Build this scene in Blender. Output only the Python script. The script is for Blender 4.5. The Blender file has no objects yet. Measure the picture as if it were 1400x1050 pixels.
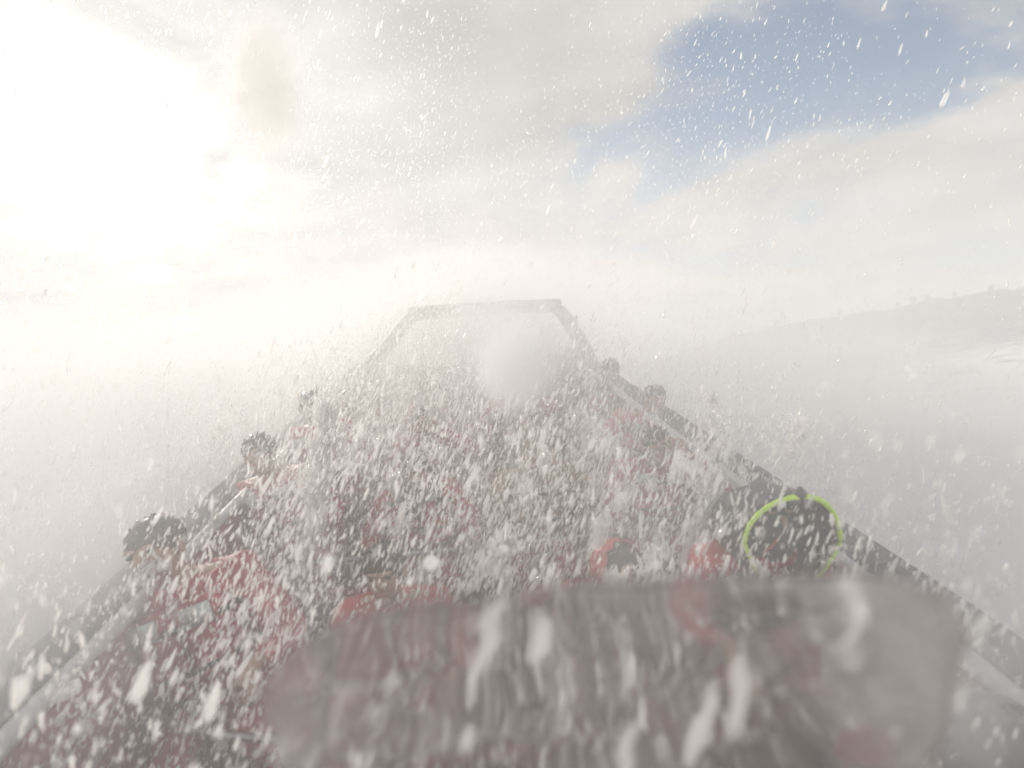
import bpy, bmesh, math, random
import numpy as np
from mathutils import Vector, Matrix, noise, Euler
R = math.radians
random.seed(7); rng = np.random.default_rng(11)
sc = bpy.context.scene
COL = sc.collection

# ------------------------------------------------------------------ frames
FPX = 700.0                                     # focal length in photo pixels (1400 wide)
def ray(x, y): return Vector(((x-700)/FPX, (525-y)/FPX, -1.0))
Wup = ray(1400, 433).cross(ray(700, 545)).normalized()
if Wup.y < 0: Wup = -Wup
F = ray(630, 370).normalized()                  # length of the boat, bow to stern
Rt = (Vector((1,0,0)) - F*F.x).normalized(); Up = Rt.cross(F).normalized()
roll = R(3.0)
Rb = Rt*math.cos(roll) + Up*math.sin(roll); Ub = Rb.cross(F).normalized()
Yw = (F - Wup*F.dot(Wup)).normalized(); Xw = Yw.cross(Wup).normalized()
M = Matrix((Xw, Yw, Wup))                        # camera axes -> world
CAMZ = 1.55
CAM = Vector((0, 0, CAMZ))
B3 = Matrix((M@Rb, M@F, M@Ub)).transposed()
CAML = Vector((-0.033, 0, 1.18))                 # the camera in boat coordinates (z=0 at the gunwale)
Borg = CAM - B3@CAML
B = Matrix.Translation(Borg) @ B3.to_4x4()
Binv = B.inverted()

# ------------------------------------------------------------------ camera
cd = bpy.data.cameras.new('camera'); cam = bpy.data.objects.new('camera', cd); COL.objects.link(cam)
cam.matrix_world = Matrix.Translation(CAM) @ M.to_4x4()
cd.sensor_width = 36; cd.lens = 18; cd.clip_start = 0.02; cd.clip_end = 6000
cd.dof.use_dof = True; cd.dof.focus_distance = 3.0; cd.dof.aperture_fstop = 18/1000/0.013
sc.camera = cam

# ------------------------------------------------------------------ world and sun
sd = (M @ ray(165, 225)).normalized()            # towards the sun
elev = math.asin(sd.z); azim = math.atan2(sd.x, sd.y)
w = bpy.data.worlds.new('World'); sc.world = w; w.use_nodes = True
nt = w.node_tree; nt.nodes.clear(); N = nt.nodes.new; L = nt.links.new
out = N('ShaderNodeOutputWorld'); bg = N('ShaderNodeBackground')
sky = N('ShaderNodeTexSky'); sky.sky_type = 'NISHITA'; sky.sun_disc = False
sky.sun_elevation = elev; sky.sun_rotation = azim; sky.dust_density = 0.6; sky.air_density = 1.0
tc = N('ShaderNodeTexCoord')
nrm = N('ShaderNodeVectorMath'); nrm.operation = 'NORMALIZE'; L(tc.outputs['Generated'], nrm.inputs[0])
def math_(op, a, b=None, clamp=False, tree=None):
    n = (tree or nt).nodes.new('ShaderNodeMath'); n.operation = op; n.use_clamp = clamp
    for i, v in enumerate((a, b)):
        if v is None: continue
        if hasattr(v, 'links'): (tree or nt).links.new(v, n.inputs[i])
        else: n.inputs[i].default_value = v
    return n.outputs[0]
# cloud sheet: direction projected on a plane overhead, long bands
sep = N('ShaderNodeSeparateXYZ'); L(nrm.outputs[0], sep.inputs[0])
zc = math_('ADD', math_('MAXIMUM', sep.outputs[2], 0.0), 0.16)
comb = N('ShaderNodeCombineXYZ')
L(math_('DIVIDE', sep.outputs[0], zc), comb.inputs[0]); L(math_('DIVIDE', sep.outputs[1], zc), comb.inputs[1])
mp = N('ShaderNodeMapping'); mp.inputs['Rotation'].default_value = (0, 0, R(0)); mp.inputs['Scale'].default_value = (0.75, 1.0, 1)
mp.inputs['Location'].default_value = (7.7, 1.9, 0)
L(comb.outputs[0], mp.inputs[0])
n1 = N('ShaderNodeTexNoise'); n1.inputs['Scale'].default_value = 1.25; n1.inputs['Detail'].default_value = 9; n1.inputs['Roughness'].default_value = 0.55
n1.inputs['Distortion'].default_value = 0.35; L(mp.outputs[0], n1.inputs[0])
dot = N('ShaderNodeVectorMath'); dot.operation = 'DOT_PRODUCT'; L(nrm.outputs[0], dot.inputs[0]); dot.inputs[1].default_value = sd
cosv = math_('MAXIMUM', dot.outputs['Value'], 0.0)
wide = math_('POWER', cosv, 5.0); glow = math_('POWER', cosv, 150.0)
# more cover towards the sun side of the sky
cov = math_('ADD', n1.outputs[0], math_('MULTIPLY', wide, 0.36))
low = math_('POWER', math_('SUBTRACT', 1.0, math_('MAXIMUM', sep.outputs[2], 0.0), True), 4.0)
cov = math_('ADD', cov, math_('MULTIPLY', low, 0.16))
ramp = N('ShaderNodeMapRange'); ramp.interpolation_type = 'SMOOTHSTEP'
ramp.inputs[1].default_value = 0.44; ramp.inputs[2].default_value = 0.60; L(cov, ramp.inputs[0])
n2 = N('ShaderNodeTexNoise'); n2.inputs['Scale'].default_value = 2.6; n2.inputs['Detail'].default_value = 7; L(mp.outputs[0], n2.inputs[0])
body = N('ShaderNodeMapRange'); body.inputs[1].default_value = 0.3; body.inputs[2].default_value = 0.7
body.inputs[3].default_value = 0.62; body.inputs[4].default_value = 1.0; L(n2.outputs[0], body.inputs[0])
cb = math_('ADD', math_('MULTIPLY', body.outputs[0], 7.8), math_('MULTIPLY', wide, 2.0))
mott = N('ShaderNodeMapRange'); mott.inputs[1].default_value = .35; mott.inputs[2].default_value = .62; mott.inputs[3].default_value = .25; mott.inputs[4].default_value = 1.3
n3 = N('ShaderNodeTexNoise'); n3.inputs['Scale'].default_value = 5.5; n3.inputs['Detail'].default_value = 8; n3.inputs['Distortion'].default_value = .6; L(mp.outputs[0], n3.inputs[0]); L(n3.outputs[0], mott.inputs[0])
cb = math_('ADD', cb, math_('MULTIPLY', math_('MULTIPLY', glow, mott.outputs[0]), 17.0))
cb = math_('ADD', cb, math_('MULTIPLY', math_('MULTIPLY', math_('POWER', cosv, 14.0), mott.outputs[0]), 3.0))
ccol = N('ShaderNodeVectorMath'); ccol.operation = 'SCALE'; ccol.inputs[0].default_value = (1.0, 0.975, 0.93); L(cb, ccol.inputs['Scale'])
skb = N('ShaderNodeVectorMath'); skb.operation = 'MULTIPLY'; L(sky.outputs[0], skb.inputs[0]); skb.inputs[1].default_value = (1.0, 1.15, 1.2)
mix = N('ShaderNodeMix'); mix.data_type = 'RGBA'; L(ramp.outputs[0], mix.inputs[0]); L(skb.outputs[0], mix.inputs[6]); L(ccol.outputs[0], mix.inputs[7])
L(mix.outputs[2], bg.inputs[0]); bg.inputs[1].default_value = 0.062; L(bg.outputs[0], out.inputs[0])
w.cycles.sampling_method = 'MANUAL'; w.cycles.sample_map_resolution = 512

sl = bpy.data.lights.new('sun', 'SUN'); sun = bpy.data.objects.new('sun', sl); COL.objects.link(sun)
sl.energy = 5.0; sl.angle = R(0.6); sl.color = (1, 0.93, 0.83)
sun.rotation_euler = sd.to_track_quat('Z', 'Y').to_euler(); sun.location = CAM + sd*60
vs = sc.view_settings; vs.view_transform = 'Standard'; vs.look = 'None'; vs.gamma = 1; vs.exposure = 0.5
sc.display_settings.display_device = 'sRGB'
cy = sc.cycles; cy.use_denoising = True; cy.max_bounces = 10; cy.diffuse_bounces = 3; cy.volume_bounces = 6
cy.transparent_max_bounces = 24; cy.volume_step_rate = 2.0; cy.volume_max_steps = 96
cy.sample_clamp_indirect = 6

# ------------------------------------------------------------------ materials
def mat(name, col, rough=0.6, metal=0, var=0.25, scale=12, bump=0.0, bscale=60, spec=None, alt=None, coat=0):
    m = bpy.data.materials.new(name); m.use_nodes = True; t = m.node_tree; p = t.nodes['Principled BSDF']
    p.inputs['Roughness'].default_value = rough; p.inputs['Metallic'].default_value = metal
    if coat: p.inputs['Coat Weight'].default_value = coat
    co = t.nodes.new('ShaderNodeTexCoord')
    nz = t.nodes.new('ShaderNodeTexNoise'); nz.inputs['Scale'].default_value = scale; nz.inputs['Detail'].default_value = 5
    t.links.new(co.outputs['Object'], nz.inputs[0])
    mr = t.nodes.new('ShaderNodeMapRange'); mr.inputs[1].default_value = .3; mr.inputs[2].default_value = .7; t.links.new(nz.outputs[0], mr.inputs[0])
    mx = t.nodes.new('ShaderNodeMix'); mx.data_type = 'RGBA'; t.links.new(mr.outputs[0], mx.inputs[0])
    a = [c*(1-var) for c in col]; b = list(alt) if alt else [min(1, c*(1+var)) for c in col]
    mx.inputs[6].default_value = (*a, 1); mx.inputs[7].default_value = (*b, 1); t.links.new(mx.outputs[2], p.inputs['Base Color'])
    if bump:
        n_ = t.nodes.new('ShaderNodeTexNoise'); n_.inputs['Scale'].default_value = bscale; n_.inputs['Detail'].default_value = 4
        t.links.new(co.outputs['Object'], n_.inputs[0])
        bp = t.nodes.new('ShaderNodeBump'); bp.inputs['Strength'].default_value = bump; bp.inputs['Distance'].default_value = 0.01
        t.links.new(n_.outputs[0], bp.inputs['Height']); t.links.new(bp.outputs[0], p.inputs['Normal'])
    return m
MT = dict(
  skin=mat('skin', (.44,.29,.21), .45, var=.12, scale=9),
  skin2=mat('skin_dark', (.33,.18,.11), .45, var=.12, scale=9),
  red=mat('red_jacket', (.50,.045,.045), .45, var=.3, scale=7, bump=.5, bscale=25),
  maroon=mat('maroon_jacket', (.42,.035,.055), .5, var=.3, scale=7, bump=.5, bscale=25),
  navy=mat('navy_jacket', (.022,.026,.04), .45, var=.35, scale=7, bump=.5, bscale=25),
  grey=mat('grey_jacket', (.11,.11,.12), .5, var=.3, scale=7, bump=.5, bscale=25),
  tan=mat('tan_jacket', (.36,.25,.12), .6, var=.3, scale=7, bump=.5, bscale=25),
  black=mat('black_fabric', (.02,.02,.024), .6, var=.3, bump=.4, bscale=40),
  hair_dark=mat('hair_dark', (.035,.025,.018), .4, var=.4, scale=60),
  hair_fair=mat('hair_fair', (.20,.15,.085), .4, var=.4, scale=60),
  hair_grey=mat('hair_grey', (.16,.15,.13), .4, var=.4, scale=60),
  strap=mat('webbing', (.03,.03,.035), .7),
  patch=mat('reflective_patch', (.55,.62,.62), .25, metal=.3, var=.08),
  lime=mat('lime_piping', (.6,1.0,.02), .5, var=.15, scale=30),
  eye=mat('eye', (.04,.03,.025), .2, var=.1), lip=mat('lip', (.38,.14,.12), .4, var=.1),
  hull=mat('hull_paint', (.30,.04,.045), .3, var=.12, scale=3, coat=.4),
  liner=mat('cockpit_liner', (.30,.05,.06), .5, var=.25, scale=5, bump=.3),
  floor=mat('cockpit_floor', (.13,.05,.06), .6, var=.3, scale=8, bump=.5, bscale=120),
  foam=mat('gunwale_pad', (.15,.15,.16), .75, var=.4, scale=30, bump=.9, bscale=150),
  white=mat('white_moulding', (.62,.62,.62), .35, var=.08, scale=5),
  vinyl=mat('seat_vinyl', (.20,.03,.05), .45, var=.3, scale=5, bump=.3),
  steel=mat('stainless_tube', (.42,.41,.42), .35, metal=1, var=.08),
  frame=mat('arch_frame', (.10,.09,.085), .5, var=.3, scale=10),
)
# ------------------------------------------------------------------ object helpers
def tag(o, label=None, cat=None, group=None, kind=None):
    if label: o['label'] = label
    if cat: o['category'] = cat
    if group: o['group'] = group
    if kind: o['kind'] = kind
    return o
def link(name, me, m=None, parent=None, mw=None, smooth=True):
    o = bpy.data.objects.new(name, me); COL.objects.link(o)
    if m: me.materials.append(m)
    if smooth: me.polygons.foreach_set('use_smooth', [True]*len(me.polygons))
    if parent: o.parent = parent
    if mw is not None: o.matrix_local = mw
    return o
def empty(name, mw, parent=None):
    o = bpy.data.objects.new(name, None); COL.objects.link(o); o.empty_display_size = .1
    if parent: o.parent = parent
    o.matrix_local = mw; return o
def bm_obj(name, bm, m, parent=None, mw=None, smooth=True, bevel=0):
    if bevel: bmesh.ops.bevel(bm, geom=bm.edges[:], offset=bevel, segments=2, affect='EDGES', profile=.6)
    bmesh.ops.recalc_face_normals(bm, faces=bm.faces[:])
    me = bpy.data.meshes.new(name); bm.to_mesh(me); bm.free()
    return link(name, me, m, parent, mw, smooth)
def box(bm, x0, x1, y0, y1, z0, z1):
    v = [bm.verts.new(p) for p in [(x0,y0,z0),(x1,y0,z0),(x1,y1,z0),(x0,y1,z0),(x0,y0,z1),(x1,y0,z1),(x1,y1,z1),(x0,y1,z1)]]
    for f in [(3,2,1,0),(4,5,6,7),(0,1,5,4),(1,2,6,5),(2,3,7,6),(3,0,4,7)]: bm.faces.new([v[i] for i in f])
def tube(bm, pts, r, seg=10, radii=None, flat=1.0):
    pts = [Vector(p) for p in pts]; rings = []
    up = Vector((0,0,1))
    for i, p in enumerate(pts):
        d = (pts[min(i+1, len(pts)-1)] - pts[max(i-1, 0)]).normalized()
        a = d.cross(up)
        if a.length < 1e-3: a = d.cross(Vector((0,1,0)))
        a.normalize(); b = a.cross(d)
        rr = radii[i] if radii else r
        rings.append([bm.verts.new(p + a*math.cos(t)*rr + b*math.sin(t)*rr*flat) for t in [2*math.pi*k/seg for k in range(seg)]])
    for r0, r1 in zip(rings, rings[1:]):
        for k in range(seg): bm.faces.new((r0[k], r0[(k+1)%seg], r1[(k+1)%seg], r1[k]))
    bm.faces.new(rings[0][::-1]); bm.faces.new(rings[-1])
def ellips(bm, c, r, rot=None, sub=2):
    mw = Matrix.Translation(c) @ (rot.to_4x4() if rot else Matrix()) @ Matrix.Diagonal((*r, 1))
    bmesh.ops.create_icosphere(bm, subdivisions=sub, radius=1, matrix=mw)
def smooth_path(pts, n=6):
    pts = [Vector(p) for p in pts]; q = [2*pts[0]-pts[1]] + pts + [2*pts[-1]-pts[-2]]; o = []
    for i in range(1, len(q)-2):
        for k in range(n):
            t = k/n; a, b, c, d = q[i-1:i+3]
            o.append(.5*((2*b)+(c-a)*t+(2*a-5*b+4*c-d)*t*t+(3*b-a-3*c+d)*t**3))
    o.append(pts[-1]); return o

# ------------------------------------------------------------------ water, hills, sky haze
def swell(x, y):
    """water height: the boat rides down the face of a swell and heels with it"""
    # the boat's waterplane (local z = -0.82)
    n = B3 @ Vector((0,0,1)); p0 = B @ Vector((0, 2.5, -0.85))
    zp = p0.z - (n.x*(x-p0.x) + n.y*(y-p0.y))/n.z
    q = Binv @ Vector((x, y, zp))
    d = math.hypot(max(0, abs(q.x)-1.7)/5.0, max(0, -q.y-1.5)/4 if q.y < 0 else max(0, q.y-6.5)/3.0)
    k = math.exp(-d*d*1.2)
    zz = 0.16*noise.noise(Vector((x*.35, y*.35, 0))) + .06*noise.noise(Vector((x*1.3, y*1.3, 3))) + .25*noise.noise(Vector((x*.05, y*.05, 9)))
    zz *= 1 - .8*math.exp(-((q.x/1.9)**4 + ((q.y-2.5)/5.5)**4))
    return zp*k + zz
def graded(n, near, far):
    a = np.linspace(-1, 1, n); return np.sign(a)*(near*np.abs(a) + (far-near)*np.abs(a)**5)
xs = graded(221, 26, 2600); ys = graded(221, 26, 2600)
verts = [(x, y, swell(x, y) if abs(x) < 120 and abs(y) < 120 else 0.0) for y in ys for x in xs]
faces = [(j*221+i, j*221+i+1, (j+1)*221+i+1, (j+1)*221+i) for j in range(220) for i in range(220)]
me = bpy.data.meshes.new('water'); me.from_pydata(verts, [], faces)
mw_ = mat('sea_water', (.035,.06,.065), .12, var=.3, scale=.4, bump=.0)
t = mw_.node_tree; p = t.nodes['Principled BSDF']; co = t.nodes.new('ShaderNodeTexCoord')
nz = t.nodes.new('ShaderNodeTexNoise'); nz.inputs['Scale'].default_value = 2.2; nz.inputs['Detail'].default_value = 8; t.links.new(co.outputs['Object'], nz.inputs[0])
bp = t.nodes.new('ShaderNodeBump'); bp.inputs['Strength'].default_value = .8; bp.inputs['Distance'].default_value = .12; t.links.new(nz.outputs[0], bp.inputs['Height']); t.links.new(bp.outputs[0], p.inputs['Normal'])
# churned foam patches around the boat
nf = t.nodes.new('ShaderNodeTexNoise'); nf.inputs['Scale'].default_value = .8; nf.inputs['Detail'].default_value = 10; nf.inputs['Roughness'].default_value = .65; t.links.new(co.outputs['Object'], nf.inputs[0])
ln = t.nodes.new('ShaderNodeVectorMath'); ln.operation = 'LENGTH'; t.links.new(co.outputs['Object'], ln.inputs[0])
fr = t.nodes.new('ShaderNodeMapRange'); fr.inputs[1].default_value = 4; fr.inputs[2].default_value = 60; fr.inputs[3].default_value = .30; fr.inputs[4].default_value = .02; t.links.new(ln.outputs['Value'], fr.inputs[0])
ad = math_('ADD', nf.outputs[0], fr.outputs[0], tree=t)
fm = t.nodes.new('ShaderNodeMapRange'); fm.inputs[1].default_value = .55; fm.inputs[2].default_value = .68; t.links.new(ad, fm.inputs[0])
src = p.inputs['Base Color'].links[0].from_socket
mx = t.nodes.new('ShaderNodeMix'); mx.data_type = 'RGBA'; t.links.new(fm.outputs[0], mx.inputs[0]); t.links.new(src, mx.inputs[6]); mx.inputs[7].default_value = (.8,.82,.83,1)
t.links.new(mx.outputs[2], p.inputs['Base Color'])
rg = t.nodes.new('ShaderNodeMapRange'); t.links.new(fm.outputs[0], rg.inputs[0]); rg.inputs[3].default_value = .12; rg.inputs[4].default_value = .8; t.links.new(rg.outputs[0], p.inputs['Roughness'])
tag(link('water', me, mw_), kind='structure')

# low wooded coast: ridge traced in bearing/elevation, built at about 420 m with real depth
ridge = [(560, 6), (700, 12), (820, 20), (900, 26), (950, 32), (1010, 40), (1085, 45), (1150, 43), (1230, 42), (1320, 43), (1400, 41), (1600, 34), (1900, 22), (2400, 8)]
D = 420.0; nseg = 260; prof = []
for i in range(nseg):
    x = 560 + (2400-560)*i/(nseg-1)
    for a, b in zip(ridge, ridge[1:]):
        if a[0] <= x <= b[0]: h = a[1] + (b[1]-a[1])*(x-a[0])/(b[0]-a[0]); break
    yh = 545 - .16*(x-700)
    d = M @ ray(x, yh); d.z = 0; dn = d.normalized()
    hgt = h/FPX*D/math.hypot(1, (x-700)/FPX)*1.02
    prof.append((dn, hgt))
bm = bmesh.new(); rows = []
for k, (rr, hh) in enumerate([(-70, -.05), (-40, .28), (-15, .8), (0, 1), (30, 1.02), (90, .6), (160, -.1)]):
    row = []
    for i, (dn, hgt) in enumerate(prof):
        nn = 1 + .16*noise.noise(Vector((i*.11, k*.9, 0))) + .06*noise.noise(Vector((i*.5, k*.9, 4)))
        q = dn*(D + rr + 14*noise.noise(Vector((i*.07, k*.3, 2))))
        row.append(bm.verts.new((q.x, q.y, hgt*hh*nn if hh > 0 else -1.5)))
    rows.append(row)
for r0, r1 in zip(rows, rows[1:]):
    for i in range(nseg-1): bm.faces.new((r0[i], r0[i+1], r1[i+1], r1[i]))
hm = mat('coast_scrub', (.06,.07,.04), .9, var=.5, scale=.06, bump=.6, bscale=.5, alt=(.13,.12,.08))
tag(bm_obj('hills', bm, hm), kind='structure')
# trees on the ridge line
LEAF = mat('tree_foliage', (.045,.06,.03), .8, var=.4, scale=1.0); BARK = mat('tree_bark', (.09,.07,.05), .9, var=.3)
def tree_meshes(seed, tall):
    rnd = random.Random(seed); bm = bmesh.new()
    H = 5.5 if not tall else 8.5
    tube(bm, [(0,0,-1),(.1,0,H*.3),(0,.1,H*.6),(.1,0,H*.8)], .2, 7, radii=[.28,.22,.15,.06])
    for k in range(5):
        a = rnd.uniform(0, 6.28); z = H*rnd.uniform(.3,.6); tube(bm, [(0,0,z),(math.cos(a)*1.1,math.sin(a)*1.1,z+H*.16)], .08, 5, radii=[.09,.04])
    bmesh.ops.recalc_face_normals(bm, faces=bm.faces[:]); tr = bpy.data.meshes.new('trunk'); bm.to_mesh(tr); bm.free(); tr.materials.append(BARK)
    bm = bmesh.new(); cl = []
    for k in range(11):
        a = rnd.uniform(0, 6.28); r_ = rnd.uniform(0, 1.6 if not tall else 1.1); cl.append(Vector((math.cos(a)*r_, math.sin(a)*r_, H*rnd.uniform(.5, .95))))
    for k in range(900):
        c = rnd.choice(cl); d = Vector((rnd.gauss(0,1), rnd.gauss(0,1), rnd.gauss(0,1))).normalized()*rnd.uniform(.4,.95)
        p = c + d; s = rnd.uniform(.14,.3); u = Vector((rnd.gauss(0,1), rnd.gauss(0,1), rnd.gauss(0,1))).normalized(); v = u.orthogonal().normalized()
        bm.faces.new([bm.verts.new(p+u*s), bm.verts.new(p+v*s), bm.verts.new(p-u*s), bm.verts.new(p-v*s)])
    cr = bpy.data.meshes.new('crown'); bm.to_mesh(cr); bm.free(); cr.materials.append(LEAF)
    return tr, cr
TM = [tree_meshes(1, False), tree_meshes(2, False), tree_meshes(3, True)]
tree_spots = [(1012, 0, 1.0), (1085, 2, 1.25), (1076, 1, .8), (1160, 1, .9), (1235, 0, .8), (1263, 1, 1.1), (1281, 0, 1.0), (1318, 1, .8), (1368, 0, 1.0), (975, 1, .9)]
for i, (px, k, s) in enumerate(tree_spots):
    j = int((px-560)/(2400-560)*(nseg-1)); dn, hgt = prof[j]
    v = rows and None
    q = dn*(D-2); e = empty('shoreline_tree', Matrix.Translation((q.x, q.y, hgt*.93)) @ Matrix.Rotation(i*1.3, 4, 'Z') @ Matrix.Scale(s, 4))
    lab = {1085: 'tall lone tree standing highest on the far hazy ridge', 1076: 'short tree just left of the tall one on the far ridge',
           1012: 'small hazy tree on the ridge left of the tall tree', 975: 'leftmost faint tree on the sloping end of the ridge',
           1160: 'rounded tree alone on the middle of the hazy ridge', 1235: 'small tree left of the close pair on the ridge',
           1263: 'larger tree of the close pair on the right ridge', 1281: 'smaller tree of the close pair on the right ridge',
           1318: 'low tree right of the close pair on the ridge', 1368: 'rightmost tree on the hazy ridge by the picture edge'}[px]
    tag(e, lab, 'tree', 'trees along the far ridge')
    tr, cr = TM[k]
    for nm, me_ in (('trunk', tr), ('crown', cr)):
        o = bpy.data.objects.new(nm, me_); COL.objects.link(o); o.parent = e

def volume_mat(name, dens, col=(.95,.96,.98), g=.3):
    m = bpy.data.materials.new(name); m.use_nodes = True; t = m.node_tree; t.nodes.clear()
    o = t.nodes.new('ShaderNodeOutputMaterial'); v = t.nodes.new('ShaderNodeVolumePrincipled'); t.links.new(v.outputs[0], o.inputs['Volume'])
    v.inputs['Color'].default_value = (*col, 1); v.inputs['Density'].default_value = dens; v.inputs['Anisotropy'].default_value = g
    return m, t, v
bm = bmesh.new(); box(bm, -640, 640, -640, 640, -2.6, 44)
HM, _, _ = volume_mat('haze_air', 0.0027, (.95,.96,1.0), .0)
tag(bm_obj('haze', bm, HM, smooth=False), kind='stuff')

# ------------------------------------------------------------------ the boat
boat = empty('speedboat', B)
tag(boat, 'red open passenger speedboat nosing down a swell, full of riders and spray', 'boat')
def halfw(y):
    pts = [(-2.3,.05),(-1.9,.45),(-1.3,.9),(-.6,1.25),(.2,1.47),(1.2,1.55),(6.9,1.52)]
    for a, b in zip(pts, pts[1:]):
        if a[0] <= y <= b[0]: return a[1]+(b[1]-a[1])*(y-a[0])/(b[0]-a[0])
    return pts[-1][1]
YS = [-2.3+.2*i for i in range(47)]
bm = bmesh.new(); rows = []
for y in YS:
    w_ = halfw(y); k = min(1, (y+2.4)/1.6)
    sec = [(w_-.005, -.02), (w_+.01, -.14), (w_*.95, -.45), (w_*.86, -.82*(.6+.4*k)), (w_*.45, -1.02*(.55+.45*k)), (0, -1.17*(.5+.5*k))]
    sec = sec + [(-a, b) for a, b in sec[-2::-1]]
    rows.append([bm.verts.new((a, y, b)) for a, b in sec])
for r0, r1 in zip(rows, rows[1:]):
    for i in range(len(r0)-1): bm.faces.new((r0[i], r0[i+1], r1[i+1], r1[i]))
bm.faces.new(rows[-1]); bm.faces.new(rows[0][::-1])
bm_obj('hull', bm, MT['hull'], boat)
bm = bmesh.new(); rows = []
for y in YS[2:-1]:
    w_ = max(.05, halfw(y)-.23); fz = -1.0 if y > -.4 else -1.0+.5*min(1, (-.4-y)/1.2)
    sec = [(w_, .0), (w_-.01, -.3), (w_-.05, fz+.08), (w_-.12 if w_ > .2 else w_*.5, fz)]
    sec = sec + [(-a, b) for a, b in sec[::-1]]
    rows.append([bm.verts.new((a, y, b)) for a, b in sec])
for r0, r1 in zip(rows, rows[1:]):
    for i in range(len(r0)-1):
        if i != 3: bm.faces.new((r0[i], r0[i+1], r1[i+1], r1[i]))
bm_obj('cockpit_liner', bm, MT['liner'], boat)
bm = bmesh.new(); prev = None
for y in YS[4:-1]:
    w_ = max(.03, halfw(y)-.35); fz = -1.0 if y > -.4 else -1.0+.5*min(1, (-.4-y)/1.2)
    cur = (bm.verts.new((-w_, y, fz+.004)), bm.verts.new((w_, y, fz+.004)))
    if prev: bm.faces.new((prev[0], prev[1], cur[1], cur[0]))
    prev = cur
bm_obj('cockpit_floor', bm, MT['floor'], boat)
for s in (-1, 1):
    bm = bmesh.new(); rows = []
    for y in YS:
        w_ = halfw(y)*1.0; pr = [(w_-.20,.0),(w_-.195,.035),(w_-.16,.055),(w_-.05,.055),(w_-.012,.04),(w_,.0)]
        rows.append([bm.verts.new((s*max(a, .01), y, b)) for a, b in pr])
    for r0, r1 in zip(rows, rows[1:]):
        for i in range(len(r0)-1): bm.faces.new((r0[i], r0[i+1], r1[i+1], r1[i]))
    bm_obj('gunwale_pad', bm, MT['foam'], boat)
    bm = bmesh.new(); tube(bm, [(s*(max(.03, halfw(y)-.225)), y, .03) for y in YS[3:]], .03, 8); bm_obj('coaming', bm, MT['white'], boat)
    bm = bmesh.new(); tube(bm, [(s*(halfw(y)+.02), y, -.1) for y in YS], .025, 8); bm_obj('rub_rail', bm, MT['strap'], boat)
# bow deck just ahead of the first riders, stern engine cover
bm = bmesh.new(); rows = []
for y in [-2.3,-1.9,-1.5,-1.1,-.8,-.6]:
    w_ = max(.02, halfw(y)-.21); rows.append([bm.verts.new((w_*a, y, -.01+.05*(1-a*a))) for a in (-1,-.6,-.2,.2,.6,1)])
for r0, r1 in zip(rows, rows[1:]):
    for i in range(5): bm.faces.new((r0[i], r0[i+1], r1[i+1], r1[i]))
bm_obj('bow_deck', bm, MT['white'], boat)
bm = bmesh.new(); box(bm, -1.2, 1.2, 5.75, 6.75, -.95, -.08)
bm_obj('engine_cover', bm, MT['vinyl'], boat, bevel=.06)
# roll arch with a screen at the stern
bm = bmesh.new()
ap = smooth_path([(-1.32,5.9,.02),(-1.0,6.0,.32),(-.66,6.1,.66),(-.5,6.1,.72),(.95,6.1,.72),(1.1,6.1,.66),(1.3,6.0,.34),(1.44,5.9,.02)], 5)
tube(bm, ap, .1, 12, flat=.8)
arch = bm_obj('roll_arch', bm, MT['frame'], boat)
ROWS = [1.05, 2.0, 2.95, 3.78, 4.7]
SEATZ = -.57
for i, ry in enumerate(ROWS):
    bm = bmesh.new(); box(bm, -1.26, 1.26, ry-.22, ry+.24, SEATZ-.42, SEATZ-.02)
    bench = bm_obj('bench', bm, MT['vinyl'], boat, bevel=.04)
    bm = bmesh.new(); box(bm, -1.24, 1.24, ry+.245, ry+.33, SEATZ-.3, SEATZ+.26)
    bm_obj('backrest', bm, MT['vinyl'], bench, bevel=.035)
    bm = bmesh.new(); by = ry-.45
    bow = (lambda x: .17-.34*math.sqrt(max(0, 1-(x/1.3)**2))) if i == 1 else (lambda x: 0)
    tube(bm, smooth_path([(-1.28,by+bow(1.28),-.98),(-1.28,by+bow(1.28),-.35)]+[(x,by+bow(x),-.27) for x in (-1.2,-1,-.75,-.5,-.25,0,.25,.5,.75,1,1.2)]+[(1.28,by+bow(1.28),-.35),(1.28,by+bow(1.28),-.98)], 5), .015, 10)
    for x in (-.72, 0, .72): tube(bm, [(x,by+bow(x),-.98),(x,by+bow(x),-.28)], .016, 8)
    bm_obj('grab_rail', bm, MT['steel'], bench)

# ------------------------------------------------------------------ riders
def skin_mesh(chains, sub=2):
    """chains: list of [(point, radius), ...] trees given as nodes+edges -> evaluated skin mesh"""
    out = bmesh.new()
    for nodes, edges, root in chains:
        me = bpy.data.meshes.new('tmp'); me.from_pydata([n[0] for n in nodes], edges, [])
        o = bpy.data.objects.new('tmp', me); COL.objects.link(o)
        sk = o.modifiers.new('s', 'SKIN'); sk.use_smooth_shade = True
        sv = me.skin_vertices[0].data
        for i, n in enumerate(nodes):
            r = n[1]; sv[i].radius = (r, r) if not isinstance(r, tuple) else r
            sv[i].use_root = (i == root)
        ss = o.modifiers.new('u', 'SUBSURF'); ss.levels = sub
        dg = bpy.context.evaluated_depsgraph_get(); ev = o.evaluated_get(dg)
        m2 = bpy.data.meshes.new_from_object(ev); out.from_mesh(m2)
        bpy.data.objects.remove(o); bpy.data.meshes.remove(me); bpy.data.meshes.remove(m2)
    return out
def V(*a): return Vector(a)
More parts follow.
